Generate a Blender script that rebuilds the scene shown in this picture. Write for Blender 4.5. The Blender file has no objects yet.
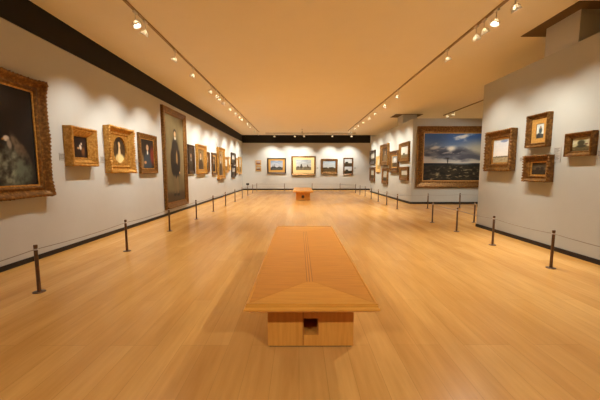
import bpy, bmesh, math, random
from mathutils import Vector, Matrix, noise
random.seed(7)
PI = math.pi
C = bpy.context.scene.collection
S = bpy.context.scene

# ------------------------------------------------------------------ helpers
def lin(c):
    return tuple(((x/255.0)/12.92 if x/255.0 <= .04045 else ((x/255.0+.055)/1.055)**2.4) for x in c)

def obj(name, bm, m, parent=None, smooth=False, normals=True):
    me = bpy.data.meshes.new(name)
    if normals:
        bmesh.ops.recalc_face_normals(bm, faces=bm.faces[:])
    if smooth:
        for f in bm.faces: f.smooth = True
    bm.to_mesh(me); bm.free()
    for mm in (m if isinstance(m, (list, tuple)) else [m]):
        me.materials.append(mm)
    o = bpy.data.objects.new(name, me); C.objects.link(o)
    if parent: o.parent = parent
    return o

def thing(name, label, cat, loc=(0, 0, 0), rotz=0.0, group=None):
    o = bpy.data.objects.new(name, None); C.objects.link(o)
    o.empty_display_size = .05
    o.location = loc; o.rotation_euler = (0, 0, rotz)
    o['label'] = label; o['category'] = cat
    if group: o['group'] = group
    return o

def tag(o, label, cat, group=None):
    o['label'] = label; o['category'] = cat
    if group: o['group'] = group
    return o

def struct(name, bm, m):
    o = obj(name, bm, m); o['kind'] = 'structure'
    return o

def box(bm, x0, x1, y0, y1, z0, z1, bevel=0.0, mi=0, mat=None):
    t = bmesh.new()
    bmesh.ops.create_cube(t, size=1)
    for v in t.verts:
        v.co = Vector(((x0+x1)/2+v.co.x*(x1-x0), (y0+y1)/2+v.co.y*(y1-y0), (z0+z1)/2+v.co.z*(z1-z0)))
    if bevel:
        bmesh.ops.bevel(t, geom=t.edges[:], offset=bevel, segments=2, affect='EDGES', profile=.6)
    merge(bm, t, mat, mi)

def merge(bm, t, mat=None, mi=0):
    d = {}
    for v in t.verts:
        d[v] = bm.verts.new(mat @ v.co if mat else v.co)
    for f in t.faces:
        try:
            nf = bm.faces.new([d[v] for v in f.verts]); nf.material_index = mi; nf.smooth = f.smooth
        except ValueError: pass
    t.free()

def lathe(bm, prof, n=24, mat=None, mi=0, smooth=True):
    t = bmesh.new(); rings = []
    for r, z in prof:
        if r < 1e-6: rings.append([t.verts.new((0, 0, z))])
        else: rings.append([t.verts.new((r*math.cos(2*PI*k/n), r*math.sin(2*PI*k/n), z)) for k in range(n)])
    for a, b in zip(rings, rings[1:]):
        for k in range(n):
            q = [a[k % len(a)], a[(k+1) % len(a)], b[(k+1) % len(b)], b[k % len(b)]]
            u = []
            for v in q:
                if v not in u: u.append(v)
            if len(u) > 2:
                f = t.faces.new(u); f.smooth = smooth
    merge(bm, t, mat, mi)

def tube(bm, pts, r, n=8, mi=0):
    t = bmesh.new(); rings = []
    pts = [Vector(p) for p in pts]
    for i, p in enumerate(pts):
        d = (pts[min(i+1, len(pts)-1)]-pts[max(i-1, 0)]).normalized()
        up = Vector((0, 0, 1)) if abs(d.z) < .95 else Vector((1, 0, 0))
        a = d.cross(up).normalized(); b = d.cross(a).normalized()
        rings.append([t.verts.new(p+r*(math.cos(2*PI*k/n)*a+math.sin(2*PI*k/n)*b)) for k in range(n)])
    for A, B in zip(rings, rings[1:]):
        for k in range(n):
            f = t.faces.new((A[k], A[(k+1) % n], B[(k+1) % n], B[k])); f.smooth = True
    t.faces.new(rings[0]); t.faces.new(rings[-1])
    merge(bm, t, None, mi)

# ------------------------------------------------------------------ materials
def new_mat(name):
    m = bpy.data.materials.new(name); m.use_nodes = True
    nt = m.node_tree; b = nt.nodes['Principled BSDF']
    return m, nt, b

def ramp(nt, fac, stops):
    r = nt.nodes.new('ShaderNodeValToRGB')
    e = r.color_ramp.elements
    while len(e) < len(stops): e.new(.5)
    for k, (p, c) in enumerate(stops):
        e[k].position = p; e[k].color = (*c, 1)
    nt.links.new(fac, r.inputs['Fac'])
    return r.outputs['Color']

def noise_fac(nt, scale, detail=4, stretch=(1, 1, 1), rough=.6):
    tc = nt.nodes.new('ShaderNodeTexCoord'); mp = nt.nodes.new('ShaderNodeMapping')
    mp.inputs['Scale'].default_value = stretch
    n = nt.nodes.new('ShaderNodeTexNoise')
    n.inputs['Scale'].default_value = scale; n.inputs['Detail'].default_value = detail; n.inputs['Roughness'].default_value = rough
    nt.links.new(tc.outputs['Object'], mp.inputs['Vector']); nt.links.new(mp.outputs['Vector'], n.inputs['Vector'])
    return n.outputs['Fac']

def bump(nt, b, fac, strength, dist=.01):
    bp = nt.nodes.new('ShaderNodeBump'); bp.inputs['Strength'].default_value = strength; bp.inputs['Distance'].default_value = dist
    nt.links.new(fac, bp.inputs['Height']); nt.links.new(bp.outputs['Normal'], b.inputs['Normal'])

def mat_noise(name, c0, c1, scale=8, rough=.6, metal=0.0, stretch=(1, 1, 1), bmp=0.0, spec=.5, detail=4, lo=.3, hi=.7):
    m, nt, b = new_mat(name)
    f = noise_fac(nt, scale, detail, stretch)
    nt.links.new(ramp(nt, f, [(lo, lin(c0)), (hi, lin(c1))]), b.inputs['Base Color'])
    b.inputs['Roughness'].default_value = rough; b.inputs['Metallic'].default_value = metal
    b.inputs['Specular IOR Level'].default_value = spec
    if bmp: bump(nt, b, f, bmp)
    return m

WALL = mat_noise('wall_paint', (190, 188, 181), (193, 191, 184), 3, .85, spec=.2)
PART = mat_noise('partition_paint', (176, 174, 164), (179, 177, 167), 3, .85, spec=.2)
CEIL = mat_noise('ceiling_paint', (246, 236, 214), (248, 238, 217), 2, .9, spec=.1)
BAND = mat_noise('dark_band_paint', (34, 31, 28), (38, 35, 31), 3, .7, spec=.2)
RECESS_SHADE = mat_noise('recess_shade', (106, 86, 62), (112, 91, 66), 3, .8, spec=.2)  # shade of the ceiling gaps, put into the colour
BASEB = mat_noise('dark_skirting', (36, 28, 23), (44, 34, 28), 6, .5, spec=.3)
BRONZE = mat_noise('dark_bronze', (92, 68, 48), (116, 88, 62), 30, .42, .5)
CORD = mat_noise('grey_cord', (120, 108, 92), (140, 126, 108), 60, .7)
RAILM = mat_noise('rail_metal', (150, 128, 92), (164, 140, 102), 12, .5, .2)
NICKEL = mat_noise('satin_nickel', (206, 198, 184), (222, 214, 200), 25, .35, .4)
BLACK = mat_noise('black_plastic', (20, 18, 17), (28, 26, 24), 20, .45)
CARD = mat_noise('label_card', (168, 162, 152), (176, 170, 160), 20, .7)
INK = mat_noise('label_ink', (90, 84, 78), (110, 104, 96), 90, .8)
DET = mat_noise('detector_plastic', (196, 184, 160), (206, 194, 170), 20, .5)

def gilt(name, dark, mid, light, metal=.55, rough=.42):
    m, nt, b = new_mat(name)
    f = noise_fac(nt, 22, 5, (1, 1, 1), .6)
    nt.links.new(ramp(nt, f, [(.08, lin(dark)), (.5, lin(mid)), (.9, lin(light))]), b.inputs['Base Color'])
    b.inputs['Metallic'].default_value = metal; b.inputs['Roughness'].default_value = rough
    bump(nt, b, noise_fac(nt, 34, 5, (1, 1, 1), .65), .35, .006)
    return m
GOLD = gilt('gilt', (92, 58, 20), (184, 132, 56), (238, 194, 110))
GOLD_PALE = gilt('pale_gilt', (150, 108, 52), (200, 156, 86), (232, 194, 124), .35, .5)
GOLD_OLD = gilt('aged_gilt', (52, 32, 12), (116, 78, 32), (190, 140, 68))
GOLD_BROWN = gilt('brown_gilt', (50, 30, 13), (98, 64, 28), (156, 108, 52), .4)
DARKWOOD = gilt('dark_frame_wood', (34, 22, 13), (54, 36, 20), (84, 58, 32), .15)
GOLD_MAT = mat_noise('gold_slip', (176, 128, 58), (206, 158, 82), 30, .55, .25)
CREAM_MAT = mat_noise('cream_gold_slip', (222, 192, 128), (236, 208, 146), 30, .6, .15)

def canvas_mat():
    m, nt, b = new_mat('oil_paint')
    at = nt.nodes.new('ShaderNodeVertexColor'); at.layer_name = 'paint'
    f = noise_fac(nt, 90, 3)
    mx = nt.nodes.new('ShaderNodeMix'); mx.data_type = 'RGBA'; mx.blend_type = 'MULTIPLY'
    mx.inputs[0].default_value = .25
    nt.links.new(at.outputs['Color'], mx.inputs[6])
    nt.links.new(ramp(nt, f, [(.3, (.6, .6, .6)), (.7, (1, 1, 1))]), mx.inputs[7])
    nt.links.new(mx.outputs[2], b.inputs['Base Color'])
    b.inputs['Roughness'].default_value = .55; b.inputs['Specular IOR Level'].default_value = .25
    return m
PAINT = canvas_mat()

def floor_mat():
    m, nt, b = new_mat('oak_floorboards')
    tc = nt.nodes.new('ShaderNodeTexCoord'); mp = nt.nodes.new('ShaderNodeMapping')
    mp.inputs['Rotation'].default_value = (0, 0, PI/2)
    br = nt.nodes.new('ShaderNodeTexBrick')
    br.inputs['Scale'].default_value = 1.0
    br.inputs['Brick Width'].default_value = 2.3; br.inputs['Row Height'].default_value = .19
    br.inputs['Mortar Size'].default_value = .0016; br.inputs['Mortar Smooth'].default_value = .3
    br.inputs['Bias'].default_value = 0
    br.offset = .37; br.offset_frequency = 3
    br.inputs['Color1'].default_value = (*lin((224, 172, 98)), 1)
    br.inputs['Color2'].default_value = (*lin((212, 157, 84)), 1)
    br.inputs['Mortar'].default_value = (*lin((190, 140, 74)), 1)
    nt.links.new(tc.outputs['Object'], mp.inputs['Vector']); nt.links.new(mp.outputs['Vector'], br.inputs['Vector'])
    g = noise_fac(nt, 3.0, 6, (9, .7, 1))
    mx = nt.nodes.new('ShaderNodeMix'); mx.data_type = 'RGBA'; mx.blend_type = 'MULTIPLY'; mx.inputs[0].default_value = 1
    nt.links.new(br.outputs['Color'], mx.inputs[6])
    nt.links.new(ramp(nt, g, [(.3, (.89, .86, .81)), (.7, (1, 1, 1))]), mx.inputs[7])
    w = noise_fac(nt, 1.6, 3, (2.2, .35, 1))
    m2 = nt.nodes.new('ShaderNodeMix'); m2.data_type = 'RGBA'; m2.blend_type = 'MULTIPLY'; m2.inputs[0].default_value = 1
    nt.links.new(mx.outputs[2], m2.inputs[6])
    nt.links.new(ramp(nt, w, [(.32, (.85, .80, .73)), (.62, (1, 1, 1))]), m2.inputs[7])
    nt.links.new(m2.outputs[2], b.inputs['Base Color'])
    b.inputs['Roughness'].default_value = .24
    b.inputs['Specular IOR Level'].default_value = .25
    bump(nt, b, g, .02, .003)
    return m
FLOOR = floor_mat()

def wood(name, c0, c1, stretch, scale=3.0, rough=.33):
    m, nt, b = new_mat(name)
    f = noise_fac(nt, scale, 6, stretch)
    nt.links.new(ramp(nt, f, [(.28, lin(c0)), (.72, lin(c1))]), b.inputs['Base Color'])
    b.inputs['Roughness'].default_value = rough
    bump(nt, b, f, .05, .003)
    return m
CHERRY_X = wood('cherry_grain_across', (202, 130, 46), (222, 150, 60), (1, 14, 14))
CHERRY_Y = wood('cherry_grain_along', (208, 136, 50), (224, 154, 64), (14, 1, 14))
CHERRY_Z = wood('cherry_grain_upright', (206, 136, 52), (224, 156, 68), (14, 14, 1))
CHERRY_EDGE = wood('cherry_edge', (214, 144, 54), (230, 162, 70), (1, 12, 12))
INLAY = wood('dark_inlay', (164, 98, 36), (180, 110, 44), (12, 1, 12))

def glow_mat(name, col, st):
    m, nt, b = new_mat(name)
    b.inputs['Base Color'].default_value = (*col, 1)
    b.inputs['Emission Color'].default_value = (*col, 1); b.inputs['Emission Strength'].default_value = st
    return m
def cup_mat():
    m, nt, b = new_mat('dichroic_glass')
    b.inputs['Base Color'].default_value = (.75, .72, .66, 1); b.inputs['Roughness'].default_value = .25
    tr = nt.nodes.new('ShaderNodeBsdfTranslucent'); tr.inputs['Color'].default_value = (.8, .74, .62, 1)
    mx = nt.nodes.new('ShaderNodeMixShader'); mx.inputs[0].default_value = .3
    nt.links.new(b.outputs[0], mx.inputs[1]); nt.links.new(tr.outputs[0], mx.inputs[2])
    nt.links.new(mx.outputs[0], nt.nodes['Material Output'].inputs['Surface'])
    return m
CUP = cup_mat()
LENS = glow_mat('lit_lamp_glass', (1, .93, .82), 14)

# ------------------------------------------------------------------ room
LX, FY, RX, BY, CZ = -4.15, 22.2, 9.6, -5.0, 4.0
P1X, P1Y0, P1Y1, P1Z = 4.5, -1.2, 7.5, 3.47
P2X, P2Y0, P2Y1, P2Z = 4.75, 12.7, 20.0, 3.57
T = .15
def sbox(name, m, *a, **k):
    bm = bmesh.new(); box(bm, *a, **k); return struct(name, bm, m)
sbox('floor', FLOOR, LX-T, RX+T, BY-T, FY+T, -.1, 0)
sbox('ceiling', CEIL, LX-T, RX+T, BY-T, FY+T, CZ, CZ+.1)
sbox('wall_left', WALL, LX-T, LX, BY, FY, 0, CZ)
sbox('wall_far', WALL, LX-T, RX+T, FY, FY+T, 0, CZ)
sbox('wall_right', WALL, RX, RX+T, BY, FY, 0, CZ)
sbox('wall_back', WALL, LX-T, RX+T, BY-T, BY, 0, CZ)
sbox('wall_partition_right', PART, P1X, P1X+.14, P1Y0, P1Y1, 0, P1Z)
bm = bmesh.new()
box(bm, P2X, P2X+.14, P2Y0, P2Y1, 0, P2Z)
struct('wall_partition_middle', bm, PART)
sbox('wall_partition_cross', PART, P2X+.14, RX, P2Y0, P2Y0+.14, 0, P2Z)
sbox('wall_column_near', WALL, 4.53, 5.9, 5.07, 5.75, 0, CZ)
sbox('wall_column_far', WALL, 4.79, 5.45, 14.12, 14.85, 0, CZ)
# flat plates round the two columns, coloured like the shade inside ceiling recesses
sbox('shade_plate_1', RECESS_SHADE, 4.3, 6.3, 4.86, 6.08, CZ-.012, CZ)
sbox('shade_plate_2', RECESS_SHADE, 4.44, 5.7, 14.06, 14.9, CZ-.012, CZ)
# dark bands under the ceiling
sbox('trim_3', BAND, LX, LX+.02, BY, FY, 3.53, CZ)
sbox('trim_4', BAND, LX+.02, 5.2, FY-.02, FY, 3.44, CZ)
# skirtings
b_ = .075
sbox('baseboard_left', BASEB, LX, LX+.015, BY, FY, 0, b_)
sbox('baseboard_far', BASEB, LX+.015, RX, FY-.015, FY, 0, .1)
bm = bmesh.new(); box(bm, P1X-.015, P1X, P1Y0, P1Y1+.015, 0, b_); box(bm, P1X, P1X+.14, P1Y1, P1Y1+.015, 0, b_)
struct('baseboard_right', bm, BASEB)
sbox('baseboard_middle', BASEB, P2X-.015, P2X, P2Y0-.015, P2Y1, 0, .09)
sbox('baseboard_cross', BASEB, P2X, RX, P2Y0-.015, P2Y0, 0, .09)

# ------------------------------------------------------------------ benches
def make_bench(x, y, label):
    # local: near short end at y = 0, centre line x = 0
    t = thing('gallery_bench', label, 'bench', (x, y, 0), 0, 'wooden gallery benches')
    W, L = .485, 3.05
    zt = .455
    # slab with an undercut, bevelled edge
    prof = [(.075, .385), (.035, .388), (0, .412), (0, .426), (.012, .436), (.012, .446), (.03, zt)]
    bm = bmesh.new(); rings = []
    for i, z in prof:
        rings.append([bm.verts.new(p) for p in ((-W+i, i, z), (W-i, i, z), (W-i, L-i, z), (-W+i, L-i, z))])
    for A, B in zip(rings, rings[1:]):
        for k in range(4): bm.faces.new((A[k], A[(k+1) % 4], B[(k+1) % 4], B[k]))
    bm.faces.new(rings[0])
    bm.faces.new(rings[-1])
    obj('seat_slab', bm, CHERRY_EDGE, t)
    q = bmesh.new()
    for x0_, x1_, y0_, y1_ in ((-W+.016, W-.016, .016, .034), (-W+.016, W-.016, L-.034, L-.016), (-W+.016, -W+.034, .034, L-.034), (W-.034, W-.016, .034, L-.034)):
        box(q, x0_, x1_, y0_, y1_, zt-.012, zt+.005, .002)
    obj('edge_moulding', q, CHERRY_EDGE, t)
    # mitred veneer panels on top of the slab
    i = .036; a = W-i; z0, z1 = zt-.002, zt+.002
    def panel(pts, m, nm):
        q = bmesh.new()
        lo = [q.verts.new((px, py, z0)) for px, py in pts]; hi = [q.verts.new((px, py, z1)) for px, py in pts]
        q.faces.new(lo); q.faces.new(hi); n = len(pts)
        for k in range(n): q.faces.new((lo[k], lo[(k+1) % n], hi[(k+1) % n], hi[k]))
        obj(nm, q, m, t)
    c = .03; g = .0012
    y0, y1 = i, L-i
    panel([(-a, y0), (a, y0), (c, y0+a-c), (-c, y0+a-c)], CHERRY_EDGE, 'end_panel')
    panel([(a, y1), (-a, y1), (-c, y1-a+c), (c, y1-a+c)], CHERRY_EDGE, 'end_panel')
    panel([(-a, y0+g*2), (-c-g, y0+a-c+g), (-c-g, y1-a+c-g), (-a, y1-g*2)], CHERRY_X, 'side_panel')
    panel([(a, y0+g*2), (a, y1-g*2), (c+g, y1-a+c-g), (c+g, y0+a-c+g)], CHERRY_X, 'side_panel')
    q = bmesh.new()
    for s in (-1, 0, 1): box(q, s*.024-.0035, s*.024+.0035, y0+a-c, y1-a+c, z0, z1+.0006)
    obj('inlay_line', q, INLAY, t)
    q = bmesh.new(); box(q, -c, c, y0+a-c, y1-a+c, z0, z1-.0004)
    obj('centre_strip', q, CHERRY_Y, t)
    # pedestal: hollow, with a tunnel running its whole length
    bx, by0, by1, bz = .34, .235, L-.235, .386
    hx, h0, h1 = .057, .105, .24
    q = bmesh.new()
    box(q, -bx, -hx, by0, by1, .012, bz); box(q, hx, bx, by0, by1, .012, bz)
    box(q, -hx, hx, by0, by1, .012, h0); box(q, -hx, hx, by0, by1, h1, bz)
    obj('pedestal', q, CHERRY_Z, t)
    q = bmesh.new(); box(q, -bx+.012, bx-.012, by0+.012, by1-.012, 0, .012)
    obj('plinth', q, BASEB, t)
    q = bmesh.new()
    box(q, -hx-.006, -hx+.001, by0-.003, by0+.02, .02, bz-.01); box(q, hx-.001, hx+.006, by0-.003, by0+.02, h0, h1)
    obj('opening_trim', q, INLAY, t)
    return t
make_bench(.092, 2.035, 'long polished cherry wood gallery bench in the foreground')
make_bench(.19, 14.07, 'small-looking distant wooden gallery bench near the far wall')

# ------------------------------------------------------------------ barrier posts and cords
def post_parts(t):
    q = bmesh.new(); lathe(q, [(0, 0), (.062, 0), (.062, .006), (.056, .010), (.024, .012), (0, .012)], 28); obj('base_plate', q, BRONZE, t)
    q = bmesh.new(); lathe(q, [(.019, .011), (.019, .535)], 20); obj('shaft', q, BRONZE, t)
    q = bmesh.new(); lathe(q, [(0, .533), (.0205, .533), (.0205, .552), (.017, .558), (0, .558)], 20); obj('cap', q, BRONZE, t)
    q = bmesh.new(); lathe(q, [(.0195, .498), (.0225, .5), (.0225, .512), (.0195, .514)], 20); obj('cord_collar', q, NICKEL, t)
proto_post = None; POSTS = {}
def post(x, y, label, group):
    global proto_post
    if proto_post is None:
        t = thing('barrier_post', label, 'barrier post', (x, y, 0), 0, group); post_parts(t); proto_post = t; POSTS[(x, y)] = t
        return t
    t = proto_post.copy(); C.objects.link(t); t.location = (x, y, 0); t['label'] = label; t['group'] = group
    POSTS[(x, y)] = t
    for ch in proto_post.children:
        c = ch.copy(); C.objects.link(c); c.parent = t
    return t
def cord(po, a, b):
    O = Vector((a[0], a[1], 0))
    A = Vector((a[0], a[1], .506)); B = Vector((b[0], b[1], .506)); d = (B-A).normalized()
    A = A+d*.021; B = B-d*.0235
    pts = []
    for k in range(13):
        u = k/12; p = A.lerp(B, u); p.z -= .02*4*u*(1-u); pts.append(p-O)
    q = bmesh.new(); tube(q, pts, .0042, 6)
    o = obj('cord', q, CORD, po); o['label'] = 'thin grey cord running to the next post'
ORD = ['first', 'second', 'third', 'fourth', 'fifth', 'sixth', 'seventh', 'eighth', 'ninth', 'tenth', 'eleventh', 'twelfth',
       'thirteenth', 'fourteenth', 'fifteenth', 'sixteenth', 'seventeenth']
GP, GC = 'low bronze barrier posts', 'thin barrier cords'
Ly = [1.62, 3.38, 5.17, 6.94, 8.70, 10.34, 11.99, 13.7, 15.5, 17.2, 19.0, 20.9]
Lx = [-3.02, -3.02, -3.02, -3.03, -3.0, -2.97, -2.95, -2.93, -2.94, -2.94, -2.94, -2.94]
left = list(zip(Lx, Ly))
for i, p in enumerate(left):
    if i == 0: lb = 'short bronze barrier post by the left wall, just out of the frame at the left'
    elif i == 1: lb = 'short bronze barrier post below the big dark painting, nearest of the left row'
    elif i == 9: lb = 'distant left-row barrier post that carries a small black sign head'
    elif i == 11: lb = 'short bronze barrier post at the far left corner, furthest of the left row'
    else: lb = '%s bronze barrier post from the front along the left wall' % ORD[i-1]
    post(*p, lb, GP)
far = [(-2.94, 20.9), (-1.02, 21.0), (.92, 21.0), (2.88, 21.0)]
for p, lb in zip(far[1:], ['left of the far bench, before the far wall', 'just right of the far bench, before the far wall', 'below the stacked pair of landscapes']):
    post(*p, 'thin distant barrier post ' + lb, GP)
right = [(3.65, 19.3), (3.65, 17.9), (3.65, 16.5), (3.65, 15.1), (3.65, 13.75), (3.63, 12.35), (3.63, 11.0)]
for i, p in enumerate(right):
    k = len(right)-1-i
    post(*p, ('nearest bronze barrier post of the row along the small-painting partition' if k == 0 else
         '%s bronze barrier post from the front along the middle partition' % ORD[k]), GP)
bay = [(4.845, 11.2), (6.155, 11.4), (7.6, 11.4)]
for p, lb in zip(bay, ['below the left edge of the big cloudy landscape', 'below the middle of the big cloudy landscape', 'below the right end of the big landscape, behind the near partition']):
    post(*p, 'bronze barrier post ' + lb, GP)
near = [(4.79, 8.1), (3.645, 8.1), (3.66, 6.86), (3.675, 5.58), (3.648, 4.22), (3.65, 2.85)]
for p, lb in zip(near, ['close beside the far end of the near right partition', 'at the turn of the cord past the near right partition', 'standing lone in mid floor before the end of the near right partition',
                        'on the right below the cloudy seaside painting', 'rightmost in view, nearest of the right row', 'by the right partition, just out of the frame at the right']):
    post(*p, 'bronze barrier post ' + lb, GP)
for ch in (left, [left[-1]]+far[1:]+[right[0]], right, [right[-1]]+bay, near):
    for a, b in zip(ch, ch[1:]): cord(POSTS[a], a, b)
# black sign head on the ninth left post
t = thing('sign_head', 'small black sign head on top of a distant left barrier post', 'sign', (-2.94, 17.2, .5575))
q = bmesh.new(); lathe(q, [(.012, 0), (.012, .04)], 12); obj('stem', q, BLACK, t)
q = bmesh.new(); box(q, -.085, .085, -.012, .012, .035, .15, .008); obj('panel', q, BLACK, t)

# ------------------------------------------------------------------ paintings
def N(x, y, s=1.0, o=0.0, oct=3):
    v = 0; a = 1; tot = 0
    for k in range(oct):
        v += a*noise.noise(Vector((x*s*2**k+o*17.3, y*s*2**k-o*9.1, o*3.7+k))); tot += a; a *= .55
    return v/tot
def mixc(a, b, t):
    t = max(0, min(1, t)); return tuple(x+(y-x)*t for x, y in zip(a, b))
def ss(a, b, x):
    t = max(0, min(1, (x-a)/(b-a))); return t*t*(3-2*t)
def blob(u, v, cu, cv, ru, rv, soft=.35, rot=0.0):
    du, dv = u-cu, v-cv
    c, s = math.cos(rot), math.sin(rot)
    du, dv = c*du+s*dv, -s*du+c*dv
    d = math.sqrt((du/ru)**2+(dv/rv)**2)
    return 1-ss(1-soft, 1+soft, d)

def p_bird(u, v):                       # dark interior, a pale bird over a pale cloth
    c = mixc((22, 18, 15), (38, 30, 23), .5+N(u, v, 3, 1))
    n = N(u, v, 14, 2)
    c = mixc(c, (52, 42, 32), .6*blob(u, v, .45, .85, .3, .1, .6))
    c = mixc(c, (160, 166, 140), blob(u, v, .62, .18, .22, .2, .5)*(.55+1.2*n))
    c = mixc(c, (96, 104, 86), blob(u, v, .8, .14, .13, .16, .5)*(.6+n))
    c = mixc(c, (112, 96, 76), blob(u, v, .74, .40, .05, .15, .4, .55)*(.75+n))
    c = mixc(c, (92, 74, 58), blob(u, v, .85, .33, .035, .12, .4, .6)*(.7+n))
    c = mixc(c, (212, 200, 180), blob(u, v, .595, .475, .04, .028, .3))
    c = mixc(c, (150, 138, 120), blob(u, v, .63, .42, .03, .05, .4, .3))
    c = mixc(c, (190, 130, 60), blob(u, v, .55, .465, .016, .01, .3))
    c = mixc(c, (120, 110, 96), blob(u, v, .3, .3, .12, .2, .5)*(.5+n))
    return c
def p_smallwhite(u, v):
    c = mixc((30, 18, 12), (58, 34, 20), .5+N(u, v, 4, 3))
    c = mixc(c, (225, 215, 198), blob(u, v, .55, .5, .08, .13, .4, .3))
    c = mixc(c, (225, 205, 180), blob(u, v, .62, .66, .05, .06, .4))
    c = mixc(c, (190, 150, 110), blob(u, v, .4, .45, .09, .05, .4))
    c = mixc(c, (150, 96, 50), .7*blob(u, v, .72, .3, .12, .2, .6))
    return c
def p_oval(u, v):
    c = mixc((52, 38, 22), (92, 68, 38), .5+N(u, v, 3, 4))
    c = mixc(c, (34, 22, 14), blob(u, v, .46, .77, .17, .15, .3))
    c = mixc(c, (238, 214, 150), blob(u, v, .55, .14, .36, .22, .3))
    c = mixc(c, (236, 204, 150), blob(u, v, .52, .42, .10, .2, .3))
    c = mixc(c, (230, 190, 140), blob(u, v, .52, .7, .10, .12, .25))
    c = mixc(c, (44, 30, 18), blob(u, v, .40, .62, .07, .2, .4))
    c = mixc(c, (206, 172, 104), .6*blob(u, v, .35, .12, .08, .16, .5))
    return c
def portrait(bg0, bg1, coat, skin=(216, 172, 130), seed=1, hx=.5, hy=.72, extra=None, hair=(60, 40, 26)):
    def f(u, v):
        c = mixc(bg0, bg1, .5+N(u, v, 3, seed))
        c = mixc(c, coat, blob(u, v, hx, .18, .34, .38, .25))
        c = mixc(c, hair, blob(u, v, hx-.01, hy+.035, .13, .12, .3))
        c = mixc(c, skin, blob(u, v, hx, hy, .095, .105, .25))
        c = mixc(c, (232, 222, 204), blob(u, v, hx, hy-.17, .05, .07, .3))
        c = mixc(c, (70, 46, 34), .7*blob(u, v, hx-.035, hy+.02, .016, .01, .5))
        c = mixc(c, (70, 46, 34), .7*blob(u, v, hx+.035, hy+.02, .016, .01, .5))
        if extra: c = extra(c, u, v)
        return c
    return f
def xd(c, u, v):
    c = mixc(c, (150, 54, 36), .75*blob(u, v, .92, .45, .2, .3, .5))
    c = mixc(c, (206, 150, 100), blob(u, v, .3, .2, .09, .05, .4))
    return mixc(c, (180, 140, 84), .7*blob(u, v, .1, .2, .08, .3, .5))
def p_full(u, v):                       # full-length standing figure in dark dress
    v = v*1.09
    c = mixc((88, 76, 50), (138, 120, 82), .5+.9*N(u, v, 2.5, 7)+.25*(v-.5))
    c = mixc(c, (70, 56, 38), ss(.16, .08, v))
    c = mixc(c, (50, 41, 31), blob(u, v, .5, .62, .2, .19, .15))       # coat
    c = mixc(c, (46, 36, 26), blob(u, v, .33, .5, .09, .16, .2, .2))
    c = mixc(c, (44, 34, 26), blob(u, v, .68, .5, .09, .17, .2, -.2))
    c = mixc(c, (150, 118, 72), blob(u, v, .58, .52, .045, .13, .3))     # waistcoat
    c = mixc(c, (38, 30, 24), blob(u, v, .5, .4, .17, .1, .2))
    c = mixc(c, (112, 92, 62), blob(u, v, .44, .22, .05, .12, .25))     # stockings
    c = mixc(c, (120, 98, 66), blob(u, v, .58, .21, .05, .12, .25))
    c = mixc(c, (32, 24, 18), blob(u, v, .42, .085, .08, .018, .3))
    c = mixc(c, (32, 24, 18), blob(u, v, .61, .08, .08, .018, .3))
    c = mixc(c, (58, 46, 32), blob(u, v, .51, .89, .075, .042, .25))     # hair
    c = mixc(c, (206, 166, 118), blob(u, v, .515, .87, .052, .034, .25))
    c = mixc(c, (214, 204, 180), blob(u, v, .52, .815, .04, .02, .3))
    c = mixc(c, (196, 152, 104), blob(u, v, .72, .37, .03, .015, .3))
    return c
def land(sky0, sky1, gr0, gr1, hor=.35, seed=1, clouds=.6, dark=None, ctint=(236, 234, 228)):
    def f(u, v):
        if v > hor+.015*N(u, 0, 6, seed+.3):
            c = mixc(sky1, sky0, (v-hor)/(1-hor))
            c = mixc(c, ctint, clouds*ss(-.1, .35, N(u*1.5, v*3, 2.2, seed)))
        else:
            c = mixc(gr0, gr1, .5+1.2*N(u*2, v*4, 4, seed+2))
        for (cu, cv, ru, rv, col) in (dark or []):
            k = blob(u+.03*N(u, v, 14, 3), v+.03*N(u, v, 14, 5), cu, cv, ru, rv, .3)
            c = mixc(c, col, k)
        return c
    return f
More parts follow.
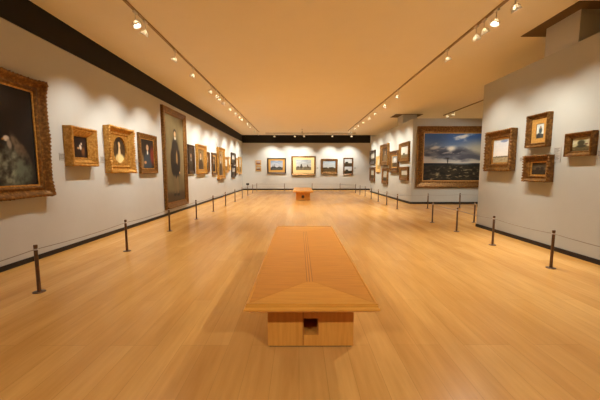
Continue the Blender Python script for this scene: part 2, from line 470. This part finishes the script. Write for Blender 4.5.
def p_big(u, v):                        # wide dusk landscape: clouds over a dark plain with a pale path
    hor = .375
    if v > hor:
        t = (v-hor)/(1-hor)
        c = mixc((196, 194, 186), (58, 88, 138), ss(.0, .95, t))
        c = mixc(c, (216, 206, 168), .75*blob(u, v, .92, .62, .35, .2, .7))
        n = N(u*1.6-v*.9, v*3.2, 2.4, 11, 5)
        c = mixc(c, (232, 226, 208), .85*ss(.05, .4, n)*ss(0, .2, t))
        w1 = N(u*1.3, v*2.6, 5, 6, 5)
        band = blob(u+.10*w1, v+.09*w1, .36, .57, .5, .13, .35, -.10)
        c = mixc(c, (74, 78, 92), .92*band*(.85+.7*w1))
        c = mixc(c, (58, 60, 72), .8*blob(u+.06*w1, v+.05*w1, .4, .60, .2, .06, .5, .2))
        c = mixc(c, (84, 88, 100), .85*blob(u+.05*w1, v+.05*w1, .76, .50, .34, .05, .5, -.12))
        c = mixc(c, (190, 184, 176), .6*ss(.1, .4, N(u*1.4-v, v*3, 6, 19))*blob(u, v, .4, .64, .4, .1, .5))
        c = mixc(c, (246, 240, 220), .9*blob(u+.04*N(u, v, 9, 4), v, .4, .68, .07, .05, .6))
        c = mixc(c, (240, 234, 216), .7*blob(u, v+.03*N(u, v, 9, 2), .16, .7, .07, .03, .6, .4))
        c = mixc(c, (214, 204, 186), ss(.055, .0, t)*.8)
    else:
        t = v/hor
        n = N(u*3, v*6, 4, 12, 4)
        c = mixc((26, 24, 18), (62, 54, 36), .45+1.1*n)
        c = mixc(c, (34, 38, 40), ss(.75, 1, t))
        px = .08+.3*t+.05*math.sin(t*7)
        c = mixc(c, (186, 168, 126), .8*ss(.05*(1.1-t)+.008, .0, abs(u-px))*ss(.9, .4, t)*ss(-.25, .1, N(u, v, 16, 2)))
        fl = N(u*1.2, v*2.2, 16, 15)
        c = mixc(c, (168, 150, 112), .85*ss(.12, .34, fl)*blob(u, v, .5, .17, .36, .13, .6))
        c = mixc(c, (150, 140, 112), .7*ss(.015, 0, abs(u-(.8-.32*t)))*ss(.95, .4, t)*ss(-.1, .2, fl))
        c = mixc(c, (180, 190, 194), .7*blob(u, v, .55, hor-.015, .16, .012, .4))
    c = mixc(c, (30, 26, 22), blob(u, v, .355, .42, .008, .055, .3))
    c = mixc(c, (34, 30, 26), .8*blob(u+.04*N(u, v, 22, 4), v, .34, .475, .045, .012, .4))
    return c
def p_two(u, v):                        # two small landscapes mounted one above the other
    if .47 < v < .53: return (92, 66, 34)
    w = (v-.53)/.47 if v > .5 else v/.47
    return land((206, 214, 220), (232, 228, 214), (52, 44, 30), (84, 72, 46), .42, 21 if v > .5 else 22, .5, [(.3, .5, .2, .1, (44, 40, 30))])(u, w)

def frame_mesh(W, Hh, prof, fw, dp, orn=0.0, per=.05, cor=0.0, n_per=None):
    # rings of points round a rectangle (x, z), each ring inset; depth grows towards -y
    n = n_per or 24
    bm = bmesh.new(); rings = []
    for i, h, a in prof:
        x0, x1, z0, z1 = -W/2+i*fw, W/2-i*fw, i*fw, Hh-i*fw
        cs = [(x0, z0), (x1, z0), (x1, z1), (x0, z1)]
        nr = [(0, -1), (1, 0), (0, 1), (-1, 0)]
        ring = []
        for s in range(4):
            A, B = cs[s], cs[(s+1) % 4]; L = math.hypot(B[0]-A[0], B[1]-A[1]); full = (W, Hh)[s % 2]
            for k in range(n):
                u = k/n; d = min(u, 1-u)*full
                wv = abs(math.sin(PI*(u-.5)*full/per)) if orn else 0
                g = math.exp(-(d/(.9*fw+.001))**2)
                gm = math.exp(-((u-.5)*full/(1.1*fw+.001))**2)
                o = a*(orn*fw*(wv-.3)+cor*fw*(g+.6*gm))
                if a and orn: o += a*orn*fw*.5*noise.noise(Vector((u*full*40, s*7.1, i*13)))
                x = A[0]+(B[0]-A[0])*u+nr[s][0]*o*.6; z = A[1]+(B[1]-A[1])*u+nr[s][1]*o*.6
                ring.append(bm.verts.new((x, -(h*dp)-1.1*abs(o)*a, z)))
        rings.append(ring)
    M = 4*n
    for A, B in zip(rings, rings[1:]):
        for k in range(M):
            f = bm.faces.new((A[k], A[(k+1) % M], B[(k+1) % M], B[k])); f.smooth = bool(orn)
    return bm
PROF = {
    'ornate': [(0, 0, 0), (0, .45, .2), (0, .78, .5), (.04, .93, 1), (.14, 1, 1), (.28, .94, .8), (.4, .64, .3), (.5, .5, 0), (.7, .46, 0), (.78, .6, .35), (.88, .57, .3), (1, .34, 0), (1, .15, 0)],
    'plain': [(0, 0, 0), (0, .85, 0), (.06, .96, 0), (.16, 1, 0), (.26, .9, 0), (.3, .84, 0), (.72, .5, 0), (.78, .56, 0), (.9, .54, 0), (1, .36, 0), (1, .2, 0)],
    'flat': [(0, 0, 0), (0, .9, 0), (.05, 1, 0), (.9, .95, 0), (1, .8, 0), (1, .2, 0)],
    'box': [(0, 0, 0), (0, .9, .3), (.05, 1, .6), (.24, 1, .4), (.3, .86, 0), (.36, .84, 0), (.42, .9, .2), (.5, .88, .2), (.94, .3, 0), (1, .3, 0), (1, .1, 0)],
}
def grid_canvas(bm, x0, x1, z0, z1, yf, nu, nv, fn, oval=False, dim=1.0):
    col = bm.verts.layers.float_color.new('paint')
    vs = []
    for j in range(nv+1):
        row = []
        for i in range(nu+1):
            u, v = i/nu, j/nv
            uu, vv = u, v
            if oval:                     # square -> disc
                a, b = 2*u-1, 2*v-1
                uu = (a*math.sqrt(max(0, 1-b*b/2))+1)/2; vv = (b*math.sqrt(max(0, 1-a*a/2))+1)/2
            w = bm.verts.new((x0+(x1-x0)*uu, yf, z0+(z1-z0)*vv))
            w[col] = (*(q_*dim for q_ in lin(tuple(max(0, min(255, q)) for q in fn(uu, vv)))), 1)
            row.append(w)
        vs.append(row)
    for j in range(nv):
        for i in range(nu):
            bm.faces.new((vs[j][i], vs[j][i+1], vs[j+1][i+1], vs[j+1][i]))
    # stretcher depth behind the paint
    edge = [vs[0][i] for i in range(nu)]+[vs[j][nu] for j in range(nv)]+[vs[nv][i] for i in range(nu, 0, -1)]+[vs[j][0] for j in range(nv, 0, -1)]
    back = []
    for w in edge:
        b = bm.verts.new((w.co.x, min(-.002, yf+.016), w.co.z)); b[col] = (.25, .2, .14, 1); back.append(b)
    n = len(edge)
    for k in range(n): bm.faces.new((edge[k], edge[(k+1) % n], back[(k+1) % n], back[k]))
    bm.faces.new(back)

def painting(label, place, W, z0, z1, fw, dp, fmat, fn, style='ornate', orn=.12, cor=.2, per=.05, mat=None, matw=0.0, matpad=None, res=(40, 40), oval=False, oval_pad=0, group='framed paintings', n_per=None, matm=None):
    side, a = place
    if side == 'L': loc, rz = (LX+.002, a, z0), PI/2
    elif side == 'R': loc, rz = (P1X-.002, a, z0), -PI/2
    elif side == 'M': loc, rz = (P2X-.002, a, z0), -PI/2
    elif side == 'F': loc, rz = (a, FY-.002, z0), 0
    else: loc, rz = (a, P2Y0-.002, z0), 0
    Hh = z1-z0
    t = thing('framed_painting', label, 'painting', loc, rz, group)
    obj('frame', frame_mesh(W, Hh, PROF[style], fw, dp, orn, per, cor, n_per), fmat, t, smooth=False)
    x0, x1, y0, y1 = -W/2+fw-.004, W/2-fw+.004, fw-.004, Hh-fw+.004
    yc = -.24*dp
    if matw:
        m0, m1, m2, m3 = matpad or (matw, matw, matw, matw)    # left, right, bottom, top
        q = bmesh.new(); n = 4
        o = [(x0, y0), (x1, y0), (x1, y1), (x0, y1)]
        i_ = [(x0+m0, y0+m2), (x1-m1, y0+m2), (x1-m1, y1-m3), (x0+m0, y1-m3)]
        if oval:
            K = 64; cx, cz = (i_[0][0]+i_[1][0])/2, (i_[0][1]+i_[2][1])/2; rx, rz_ = (i_[1][0]-i_[0][0])/2, (i_[2][1]-i_[0][1])/2
            out = []; inn = []; inb = []
            for k in range(K):
                an = 2*PI*k/K; ca, sa = math.cos(an), math.sin(an)
                hx, hz = (x1-x0)/2, (y1-y0)/2; mx_, mz_ = (x0+x1)/2, (y0+y1)/2
                s = min(hx/abs(ca) if abs(ca) > 1e-6 else 9, hz/abs(sa) if abs(sa) > 1e-6 else 9)
                out.append(q.verts.new((mx_+ca*s, -.42*dp, mz_+sa*s)))
                inn.append(q.verts.new((cx+ca*rx*1.03, -.45*dp, cz+sa*rz_*1.03)))
                inb.append(q.verts.new((cx+ca*rx, yc+.002, cz+sa*rz_)))
            for A, B in ((out, inn), (inn, inb)):
                for k in range(K): q.faces.new((A[k], A[(k+1) % K], B[(k+1) % K], B[k]))
        else:
            R = [[q.verts.new((x, -d*dp, z)) for x, z in P_] for P_, d in ((o, .2), (o, .40), (i_, .37), (i_, .28))]
            for A, B in zip(R, R[1:]):
                for k in range(4): q.faces.new((A[k], A[(k+1) % 4], B[(k+1) % 4], B[k]))
        obj('slip', q, matm or GOLD_MAT, t)
        x0, x1, y0, y1 = i_[0][0]-.003, i_[1][0]+.003, i_[0][1]-.003, i_[2][1]+.003
        if oval: x0 += .001
    q = bmesh.new()
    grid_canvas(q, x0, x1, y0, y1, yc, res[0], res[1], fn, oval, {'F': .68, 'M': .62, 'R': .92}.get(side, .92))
    obj('canvas', q, PAINT, t)
    return t

# left wall (a = centre along y)
painting('large dark painting of a pale bird in carved gilt frame, nearest on left wall', ('L', 4.19), 1.5, 1.0, 2.79, .175, .12, GOLD_OLD, p_bird, 'ornate', .1, .14, .06, matw=.022, matm=GOLD, res=(90, 110), n_per=60)
painting('small dark picture with tiny white figure in a deep gilt box frame', ('L', 5.71), .68, 1.49, 2.2, .145, .15, GOLD, p_smallwhite, 'box', .07, .1, .05, matw=.022, matm=GOLD, res=(44, 44), n_per=40)
painting('gilt-framed oval portrait of a woman in pale dress with spandrels', ('L', 6.95), .96, 1.36, 2.37, .17, .13, GOLD, p_oval, 'ornate', .16, .12, .06, matw=.08, matpad=(.075, .075, .06, .04), matm=GOLD, res=(50, 60), oval=True, n_per=56)
painting('portrait of a person in blue-grey coat with red drape, plain brown gilt frame', ('L', 8.28), .95, 1.33, 2.39, .13, .075, GOLD_OLD, portrait((30, 24, 20), (56, 40, 28), (60, 68, 74), seed=5, extra=xd), 'plain', 0, 0, matw=.022, matm=GOLD, res=(50, 60))
painting('very tall full-length portrait of a standing figure, almost floor to band', ('L', 10.12), 1.84, .2, 3.38, .2, .09, GOLD_OLD, p_full, 'plain', 0, 0, res=(90, 150))
painting('small dark portrait in a dark wood frame beside the tall full-length portrait', ('L', 11.6), .65, 1.29, 2.39, .12, .06, DARKWOOD, portrait((46, 34, 22), (74, 54, 34), (60, 48, 34), seed=6, hy=.66), 'plain', 0, 0, res=(26, 36))
painting('golden portrait in a broad gilt frame, second beyond the tall full-length portrait', ('L', 12.73), 1.18, 1.28, 2.48, .2, .09, GOLD, portrait((120, 92, 50), (168, 134, 80), (70, 52, 34), seed=8), 'ornate', .06, .1, .07, res=(30, 36), n_per=30)
painting('narrow brown gilt picture tucked behind the broad golden portrait', ('L', 13.68), .53, 1.355, 2.25, .1, .06, GOLD_BROWN, portrait((110, 86, 52), (150, 118, 70), (84, 64, 40), seed=9), 'plain', 0, 0, res=(22, 32))
painting('dark portrait in a brown frame, left of the tallest gilt one further on', ('L', 14.69), .79, 1.21, 2.27, .12, .07, GOLD_BROWN, portrait((70, 52, 32), (104, 78, 48), (40, 30, 22), seed=10), 'plain', 0, 0, matw=.05, res=(22, 32))
painting('tall gilt portrait rising higher than its neighbours along the left wall', ('L', 15.94), 1.33, .98, 2.61, .2, .09, GOLD, portrait((150, 118, 72), (190, 156, 100), (92, 70, 44), seed=11), 'ornate', .06, .1, .08, res=(28, 40), n_per=30)
painting('gilt picture with pale ground right of the tall gilt portrait on left wall', ('L', 17.12), .83, 1.29, 2.19, .14, .07, GOLD, land((214, 206, 186), (226, 214, 186), (120, 92, 54), (150, 116, 66), .4, 31), 'plain', 0, 0, res=(22, 24))
painting('tiny gilt picture just before the dark upright pair far along the left wall', ('L', 17.93), .52, 1.46, 2.23, .1, .06, GOLD_PALE, land((206, 200, 184), (220, 210, 186), (110, 88, 54), (140, 112, 66), .4, 32), 'plain', 0, 0, res=(16, 22))
painting('dark-framed picture, upper of the dark upright pair far along the left wall', ('L', 18.98), 1.15, 1.80, 2.53, .14, .08, DARKWOOD, land((150, 150, 146), (190, 184, 168), (44, 38, 28), (74, 62, 40), .42, 33), 'plain', 0, 0, res=(22, 18))
painting('dark-framed picture, lower of the dark upright pair far along the left wall', ('L', 18.98), 1.15, 1.02, 1.74, .14, .08, DARKWOOD, land((140, 140, 136), (182, 176, 160), (40, 34, 26), (70, 58, 38), .42, 34), 'plain', 0, 0, res=(22, 18))
painting('gilt landscape second from the far corner on the left wall', ('L', 20.12), .8, 1.27, 2.26, .14, .07, GOLD, land((190, 186, 172), (220, 210, 184), (110, 86, 48), (140, 110, 62), .4, 35), 'plain', 0, 0, res=(20, 22))
painting('gilt landscape closest to the far corner on the left wall', ('L', 21.14), .92, 1.19, 2.37, .16, .07, GOLD_PALE, land((196, 190, 172), (222, 210, 182), (116, 90, 52), (146, 114, 66), .4, 36), 'plain', 0, 0, res=(20, 22))
# far wall
pz = [(1.84, 2.18), (1.4, 1.765)]
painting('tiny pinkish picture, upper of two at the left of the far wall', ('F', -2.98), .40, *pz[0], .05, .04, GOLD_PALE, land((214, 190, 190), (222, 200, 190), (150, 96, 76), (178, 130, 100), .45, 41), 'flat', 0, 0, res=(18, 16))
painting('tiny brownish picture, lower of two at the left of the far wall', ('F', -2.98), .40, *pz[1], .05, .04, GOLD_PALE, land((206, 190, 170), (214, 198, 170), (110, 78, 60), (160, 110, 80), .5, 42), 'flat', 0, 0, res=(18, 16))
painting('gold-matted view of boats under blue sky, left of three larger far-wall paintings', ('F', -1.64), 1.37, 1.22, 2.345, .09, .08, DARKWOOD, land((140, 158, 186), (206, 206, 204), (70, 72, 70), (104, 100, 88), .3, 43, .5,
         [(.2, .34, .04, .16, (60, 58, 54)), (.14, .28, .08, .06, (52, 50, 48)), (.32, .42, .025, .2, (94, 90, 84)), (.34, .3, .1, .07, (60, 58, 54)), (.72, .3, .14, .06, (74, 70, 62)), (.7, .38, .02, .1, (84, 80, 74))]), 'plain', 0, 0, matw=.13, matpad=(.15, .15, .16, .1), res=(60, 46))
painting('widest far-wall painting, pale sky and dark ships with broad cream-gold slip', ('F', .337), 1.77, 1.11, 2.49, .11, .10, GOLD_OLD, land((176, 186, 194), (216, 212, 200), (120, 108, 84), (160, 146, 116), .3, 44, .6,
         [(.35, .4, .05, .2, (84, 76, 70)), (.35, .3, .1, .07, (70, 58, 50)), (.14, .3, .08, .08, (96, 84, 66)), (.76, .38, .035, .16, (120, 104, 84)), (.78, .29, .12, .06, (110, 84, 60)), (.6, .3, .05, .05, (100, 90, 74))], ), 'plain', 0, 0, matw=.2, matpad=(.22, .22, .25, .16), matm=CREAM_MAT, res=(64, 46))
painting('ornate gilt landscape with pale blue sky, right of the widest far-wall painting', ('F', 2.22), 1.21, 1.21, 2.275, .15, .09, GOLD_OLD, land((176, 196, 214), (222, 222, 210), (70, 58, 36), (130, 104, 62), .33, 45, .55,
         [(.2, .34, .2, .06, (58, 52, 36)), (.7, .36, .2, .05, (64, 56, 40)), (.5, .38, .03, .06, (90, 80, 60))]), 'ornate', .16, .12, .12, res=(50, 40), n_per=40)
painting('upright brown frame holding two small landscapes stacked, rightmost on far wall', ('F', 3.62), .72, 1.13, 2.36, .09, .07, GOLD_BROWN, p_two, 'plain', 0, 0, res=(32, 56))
# middle partition
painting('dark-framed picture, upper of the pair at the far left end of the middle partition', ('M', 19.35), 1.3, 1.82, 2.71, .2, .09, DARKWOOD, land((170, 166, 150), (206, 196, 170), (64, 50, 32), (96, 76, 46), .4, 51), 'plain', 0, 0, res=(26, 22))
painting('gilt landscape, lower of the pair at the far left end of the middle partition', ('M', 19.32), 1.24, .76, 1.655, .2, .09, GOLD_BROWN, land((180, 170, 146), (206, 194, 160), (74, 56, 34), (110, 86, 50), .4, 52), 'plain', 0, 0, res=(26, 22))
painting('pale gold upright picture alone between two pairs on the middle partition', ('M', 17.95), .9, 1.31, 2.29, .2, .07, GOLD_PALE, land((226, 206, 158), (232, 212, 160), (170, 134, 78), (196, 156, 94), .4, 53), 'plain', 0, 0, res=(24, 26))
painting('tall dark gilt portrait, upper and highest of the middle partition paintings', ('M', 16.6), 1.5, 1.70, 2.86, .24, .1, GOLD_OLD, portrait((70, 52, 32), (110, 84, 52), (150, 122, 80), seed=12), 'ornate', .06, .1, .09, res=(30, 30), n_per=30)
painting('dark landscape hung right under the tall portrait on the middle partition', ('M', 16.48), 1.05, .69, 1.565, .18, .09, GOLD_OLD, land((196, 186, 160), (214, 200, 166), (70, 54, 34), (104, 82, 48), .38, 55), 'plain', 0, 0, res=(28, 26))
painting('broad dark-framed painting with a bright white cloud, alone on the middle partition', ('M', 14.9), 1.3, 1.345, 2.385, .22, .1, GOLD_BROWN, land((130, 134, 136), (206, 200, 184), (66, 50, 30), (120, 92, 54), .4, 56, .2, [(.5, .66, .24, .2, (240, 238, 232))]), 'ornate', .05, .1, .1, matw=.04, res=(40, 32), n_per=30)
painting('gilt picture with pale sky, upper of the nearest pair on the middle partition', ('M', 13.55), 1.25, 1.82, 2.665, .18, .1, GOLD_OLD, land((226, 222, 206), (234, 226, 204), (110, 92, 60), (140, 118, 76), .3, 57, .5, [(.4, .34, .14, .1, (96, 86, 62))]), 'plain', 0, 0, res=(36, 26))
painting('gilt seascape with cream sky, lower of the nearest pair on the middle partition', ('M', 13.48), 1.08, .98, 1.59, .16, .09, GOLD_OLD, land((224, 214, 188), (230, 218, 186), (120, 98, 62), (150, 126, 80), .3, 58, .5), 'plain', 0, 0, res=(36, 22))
# big landscape on the cross wall
painting('very large wide landscape with stormy clouds over a dark plain, broad gilt frame', ('X', 6.66), 3.46, .71, 3.25, .27, .12, GOLD_OLD, p_big, 'plain', 0, 0, matw=.03, res=(170, 130))
# near right partition
painting('square painting of white clouds over dunes in deep ornate gilt frame, right partition', ('R', 6.70), .88, 1.40, 2.285, .17, .12, GOLD_OLD, land((214, 218, 224), (238, 234, 222), (150, 132, 96), (196, 180, 144), .26, 61, .95, [(.5, .25, .6, .03, (104, 94, 70)), (.68, .9, .22, .05, (128, 142, 170))]), 'ornate', .12, .06, .07, matw=.022, matm=GOLD, res=(56, 56), n_per=56)
painting('small picture of a figure with wide orange-gold slip, upper of pair on right partition', ('R', 5.66), .51, 1.84, 2.45, .09, .10, GOLD_OLD, land((206, 214, 208), (214, 216, 200), (60, 62, 56), (84, 84, 70), .3, 62, .5, [(.5, .52, .2, .22, (70, 84, 84)), (.5, .74, .1, .09, (168, 120, 90)), (.3, .2, .2, .16, (52, 50, 52))]), 'ornate', .06, .05, .05, matw=.07, matpad=(.10, .06, .08, .09), res=(34, 40), n_per=40)
painting('small very dark picture in scalloped gilt frame, lower of pair on right partition', ('R', 5.60), .59, 1.205, 1.685, .112, .11, GOLD_OLD, land((66, 52, 34), (84, 66, 42), (40, 30, 20), (60, 46, 30), .4, 63, .1, [(.4, .5, .14, .12, (44, 34, 24)), (.7, .5, .12, .14, (48, 36, 24))]), 'ornate', .2, .1, .055, matw=.022, matm=GOLD, res=(40, 30), n_per=56)
painting('small brown landscape of a dark tree in gilt frame, rightmost on the right partition', ('R', 4.80), .475, 1.635, 2.012, .085, .10, GOLD_OLD, land((176, 166, 126), (190, 178, 132), (78, 66, 40), (112, 94, 56), .32, 64, .3, [(.48, .6, .2, .2, (66, 60, 38)), (.5, .36, .28, .1, (62, 54, 34)), (.76, .5, .09, .06, (110, 64, 40))]), 'plain', 0, 0, res=(44, 32))

# ------------------------------------------------------------------ wall labels
def wall_label(label, place, w, z0, z1):
    side, a = place
    loc, rz = {'L': ((LX+.001, a, z0), PI/2), 'R': ((P1X-.001, a, z0), -PI/2), 'F': ((a, FY-.001, z0), 0)}[side]
    t = thing('wall_label', label, 'wall label', loc, rz, 'wall labels')
    q = bmesh.new(); box(q, -w/2, w/2, -.006, 0, 0, z1-z0, .001); cd_ = obj('card', q, CARD, t)
    q = bmesh.new(); h = z1-z0
    for k in range(4):
        zz = h*(.8-.17*k); box(q, -w*.4, w*(.3-.12*(k % 2)), -.0068, -.005, zz-.004, zz+.004)
    obj('text_lines', q, INK, cd_)
wall_label('small grey label card left of the deep box frame on left wall', ('L', 5.33), .157, 1.585, 1.713)
wall_label('small grey label card left of the oval portrait', ('L', 6.42), .17, 1.58, 1.705)
wall_label('small grey label card left of the blue-grey coat portrait', ('L', 7.73), .17, 1.566, 1.706)
wall_label('upper label card right of the scalloped dark picture on right partition', ('R', 5.262), .154, 1.697, 1.815)
wall_label('lower label card right of the scalloped dark picture on right partition', ('R', 5.262), .16, 1.556, 1.686)
wall_label('small label card between the cloud painting and the small pair, right partition', ('R', 6.1), .1, 1.58, 1.68)
wall_label('label card at the right picture edge beside the brown tree landscape', ('R', 4.475), .154, 1.595, 1.715)
wall_label('tiny label card right of the widest far-wall painting', ('F', 1.36), .14, 1.55, 1.68)
wall_label('tiny label card right of the stacked pair frame on far wall', ('F', 4.13), .14, 1.55, 1.68)

# ------------------------------------------------------------------ ceiling tracks and spotlights
def track(label, x0, y0, x1, y1, z=CZ):
    q = bmesh.new()
    if abs(x0-x1) < .01: box(q, x0-.018, x0+.018, y0, y1, z-.034, z, .003)
    else: box(q, x0, x1, y0-.018, y0+.018, z-.034, z, .003)
    tag(obj('lighting_track', q, RAILM), label, 'lighting track', 'ceiling lighting tracks')
TLX, TRX = -2.65, 3.16
track('long lighting track along the left side of the ceiling', TLX, -3, TLX, 20.35)
track('long lighting track along the right side of the ceiling', TRX, -3, TRX, 19.6)
track('short lighting track across the ceiling before the far wall', -2.3, 20.9, 3.9, 20.9)
track('lighting track seen over the near right partition', 6.75, 6.5, 6.75, 14.3)

WARM = (1.0, 1.0, .93)
def spot(x, y, target, power, label, group, angle=62, blend=.85, drop=.16, col=WARM, zc=CZ):
    t = thing('track_spotlight', label, 'spotlight', (x, y, zc-.034), 0, group)
    q = bmesh.new()
    box(q, -.02, .02, -.05, .05, -.028, 0, .004)
    obj('adapter', q, NICKEL, t)
    q = bmesh.new(); lathe(q, [(.008, -drop), (.008, -.026)], 10)
    obj('stem', q, NICKEL, t)
    hinge = Vector((0, 0, -drop))
    d = (Vector(target)-(Vector((x, y, zc-.034))+hinge)).normalized()
    R = Vector((0, 0, -1)).rotation_difference(d).to_matrix().to_4x4()
    # local lamp looks down -z; the hinge is behind the cup
    q = bmesh.new()
    M = Matrix.Translation(hinge) @ R
    lathe(q, [(0, .012), (.02, .010), (.03, -.004), (.045, -.03), (.064, -.055), (.072, -.066), (.072, -.074), (.066, -.074), (.062, -.064), (.048, -.044), (.03, -.030), (.0, -.022)], 22, M)
    cup = obj('reflector_cup', q, CUP, t)
    q = bmesh.new()
    lathe(q, [(0, -.050), (.026, -.0495), (.036, -.046), (.038, -.042), (0, -.040)], 20, M)
    obj('lamp_glass', q, LENS, cup)
    q = bmesh.new()
    for s in (-1, 1):
        tube(q, [M @ Vector((s*.012, 0, .01)), M @ Vector((s*.05, 0, .012)), M @ Vector((s*.076, 0, -.02)), M @ Vector((s*.075, 0, -.062))], .004, 6)
    obj('yoke', q, NICKEL, t)
    L = bpy.data.lights.new('spot_beam', 'SPOT'); L.energy = power; L.color = col
    L.spot_size = math.radians(angle); L.spot_blend = blend; L.shadow_soft_size = .02 if angle < 90 else .05
    lo = bpy.data.objects.new('spot_beam', L); C.objects.link(lo); lo.parent = t
    lo.location = hinge+d*.085
    lo.rotation_euler = d.to_track_quat('-Z', 'Y').to_euler()
    return t
PW = 62; FL = 6
GL, GR, GF, GB = 'spotlights on the left track', 'spotlights on the right track', 'spotlights before the far wall', 'spotlights over the bay'
wl, wr, wm = LX+.05, P1X-.05, P2X-.05
LH = [  # y, target, power factor, angle
    (.6, (wl, .9, 1.20), 1.00, 74), (2.2, (wl, 2.4, 1.20), 0.70, 76), (3.6, (wl, 4.1, 1.30), 0.84, 64),
    (5.13, (-1.1, 5.4, 0), FL*.42, 95), (5.45, (wl, 5.75, 1.35), 1.57, 72), (6.7, (wl, 6.95, 1.40), 1.98, 72), (7.8, (wl, 8.3, 1.40), 2.13, 72),
    (9.35, (wl, 9.9, 1.85), 1.25, 82), (9.9, (-.9, 10.4, 0), FL*.7, 95), (10.35, (wl, 10.6, 1.35), 1.19, 82), (10.9, (wl, 11.7, 1.65), 1.96, 82),
    (11.9, (wl, 12.8, 1.65), 2.29, 82), (12.8, (-.9, 13.2, 0), FL*.5, 95), (13.7, (wl, 14.0, 1.65), 2.47, 82), (14.3, (wl, 15.6, 1.65), 2.53, 82),
    (15.6, (-.9, 16.2, 0), FL*.5, 95), (16.6, (wl, 17.2, 1.65), 2.87, 82), (18.5, (wl, 19.0, 1.65), 2.87, 82), (19.9, (wl, 20.8, 1.65), 2.87, 82)]
LH.append((-1.8, (-1.2, -.2, 0), FL*.5, 95))  # unseen lamp added to brighten the near floor and bench front
for i, (y, tg, k, an) in enumerate(LH):
    lb = ('silver spotlight on the left track %s' % ['behind', 'beside', 'just before'][i] + ' the camera, out of view') if i < 3 else \
         '%s silver spotlight in view from the near end of the left ceiling track' % ORD[i-3]
    if i == 3: lb = 'brightest silver spotlight shining at us, nearest in view on the left track'
    if y < 0: lb = 'added silver spotlight on the left track well behind the camera, out of view'
    spot(TLX, y, tg, PW*k, lb, GL, an)
RH = [(-1.8, (1.8, -.2, 0), FL*.65, 95), (.6, (wr, 1.0, 1.20), 0.75, 74), (2.6, (wr, 2.9, 1.20), 1.13, 76),  # first entry: unseen lamp added for the near floor and bench front
      (4.63, (wr, 4.85, 1.35), 1.29, 72), (5.05, (1.8, 5.0, 0), FL*.75, 95), (5.37, (wr, 5.6, 1.35), 1.44, 72), (5.6, (wr, 6.7, 1.40), 0.45, 72),
      (6.65, (wr, 6.9, 1.35), 1.44, 72), (9.84, (1.5, 10.3, 0), FL*.7, 95), (11.3, (1.7, 11.8, 0), FL*.4, 95), (12.8, (wm, 13.5, 1.65), 2.65, 82),
      (13.9, (wm, 14.9, 1.65), 2.76, 82), (15.1, (wm, 16.5, 1.65), 2.87, 82), (16.2, (1.4, 16.8, 0), FL*.5, 95), (17.2, (wm, 18.0, 1.65), 2.87, 82), (18.9, (wm, 19.3, 1.65), 2.87, 82)]
for i, (y, tg, k, an) in enumerate(RH):
    lb = ('silver spotlight on the right track %s' % ['added well behind', 'beside', 'just before'][i] + ' the camera, out of view') if i < 3 else \
         '%s silver spotlight in view from the near end of the right ceiling track' % ORD[i-3]
    if i == 4: lb = 'brightest silver spotlight shining at us on the near right track'
    spot(TRX, y, tg, PW*k, lb, GR, an)
FH = [(-1.64, -2.2), (-.27, -.9), (.34, .34), (2.25, 2.2), (3.55, 3.6)]
for i, (x, tx) in enumerate(FH):
    spot(x*1.02, 20.9, (tx, FY, 1.5), PW*2.5, '%s spotlight from the left on the cross track before the far wall' % ORD[i], GF, 84)
for i, (y, tg, k) in enumerate([(9.0, (5.9, 12.6, 2.0), 1.2), (10.0, (7.2, 12.6, 2.0), 1.0), (7.6, (6.4, 9.6, 0), FL*.8), (13.4, (6.4, 15.5, 0), FL*.8), (13.9, (7.4, 17, 0), FL*.8)]):
    spot(6.75, y, tg, PW*k, 'spotlight on the bay track, %s' % ['aimed at the big landscape, nearer one, hidden by the partition', 'aimed at the big landscape, second one, hidden by the partition',
         'aimed at the bay floor, hidden by the partition', 'left-hand of the two seen above the cross wall', 'right-hand of the two seen above the cross wall'][i], GB, 62 if i < 2 else 95, drop=.17 if i < 3 else .07)

# ceiling detector
t = thing('smoke_detector', 'small round detector on the ceiling near the far end', 'detector', (.2, 19, CZ))
q = bmesh.new(); lathe(q, [(0, 0), (.06, 0), (.06, -.02), (0, -.02)], 20); obj('base', q, DET, t)
q = bmesh.new(); lathe(q, [(.012, -.02), (.012, -.16)], 10); obj('stem', q, DET, t)
q = bmesh.new(); lathe(q, [(0, -.15), (.045, -.15), (.05, -.2), (.03, -.225), (0, -.225)], 20); obj('sensor_head', q, DET, t)

# ------------------------------------------------------------------ camera, world, view
w = bpy.data.worlds.new('world'); S.world = w; w.use_nodes = True
w.node_tree.nodes['Background'].inputs['Color'].default_value = (.01, .008, .006, 1)
cd = bpy.data.cameras.new('camera'); cd.lens = 18; cd.sensor_width = 36; cd.clip_start = .05
co = bpy.data.objects.new('camera', cd); C.objects.link(co)
co.location = (0, 0, 1.4)
co.rotation_euler = (PI/2-math.atan(29/300), 0, -math.atan(1/300))
S.camera = co
S.view_settings.view_transform = 'Standard'; S.view_settings.look = 'None'
S.view_settings.gamma = 1; S.view_settings.use_curve_mapping = False
S.view_settings.exposure = 1.02
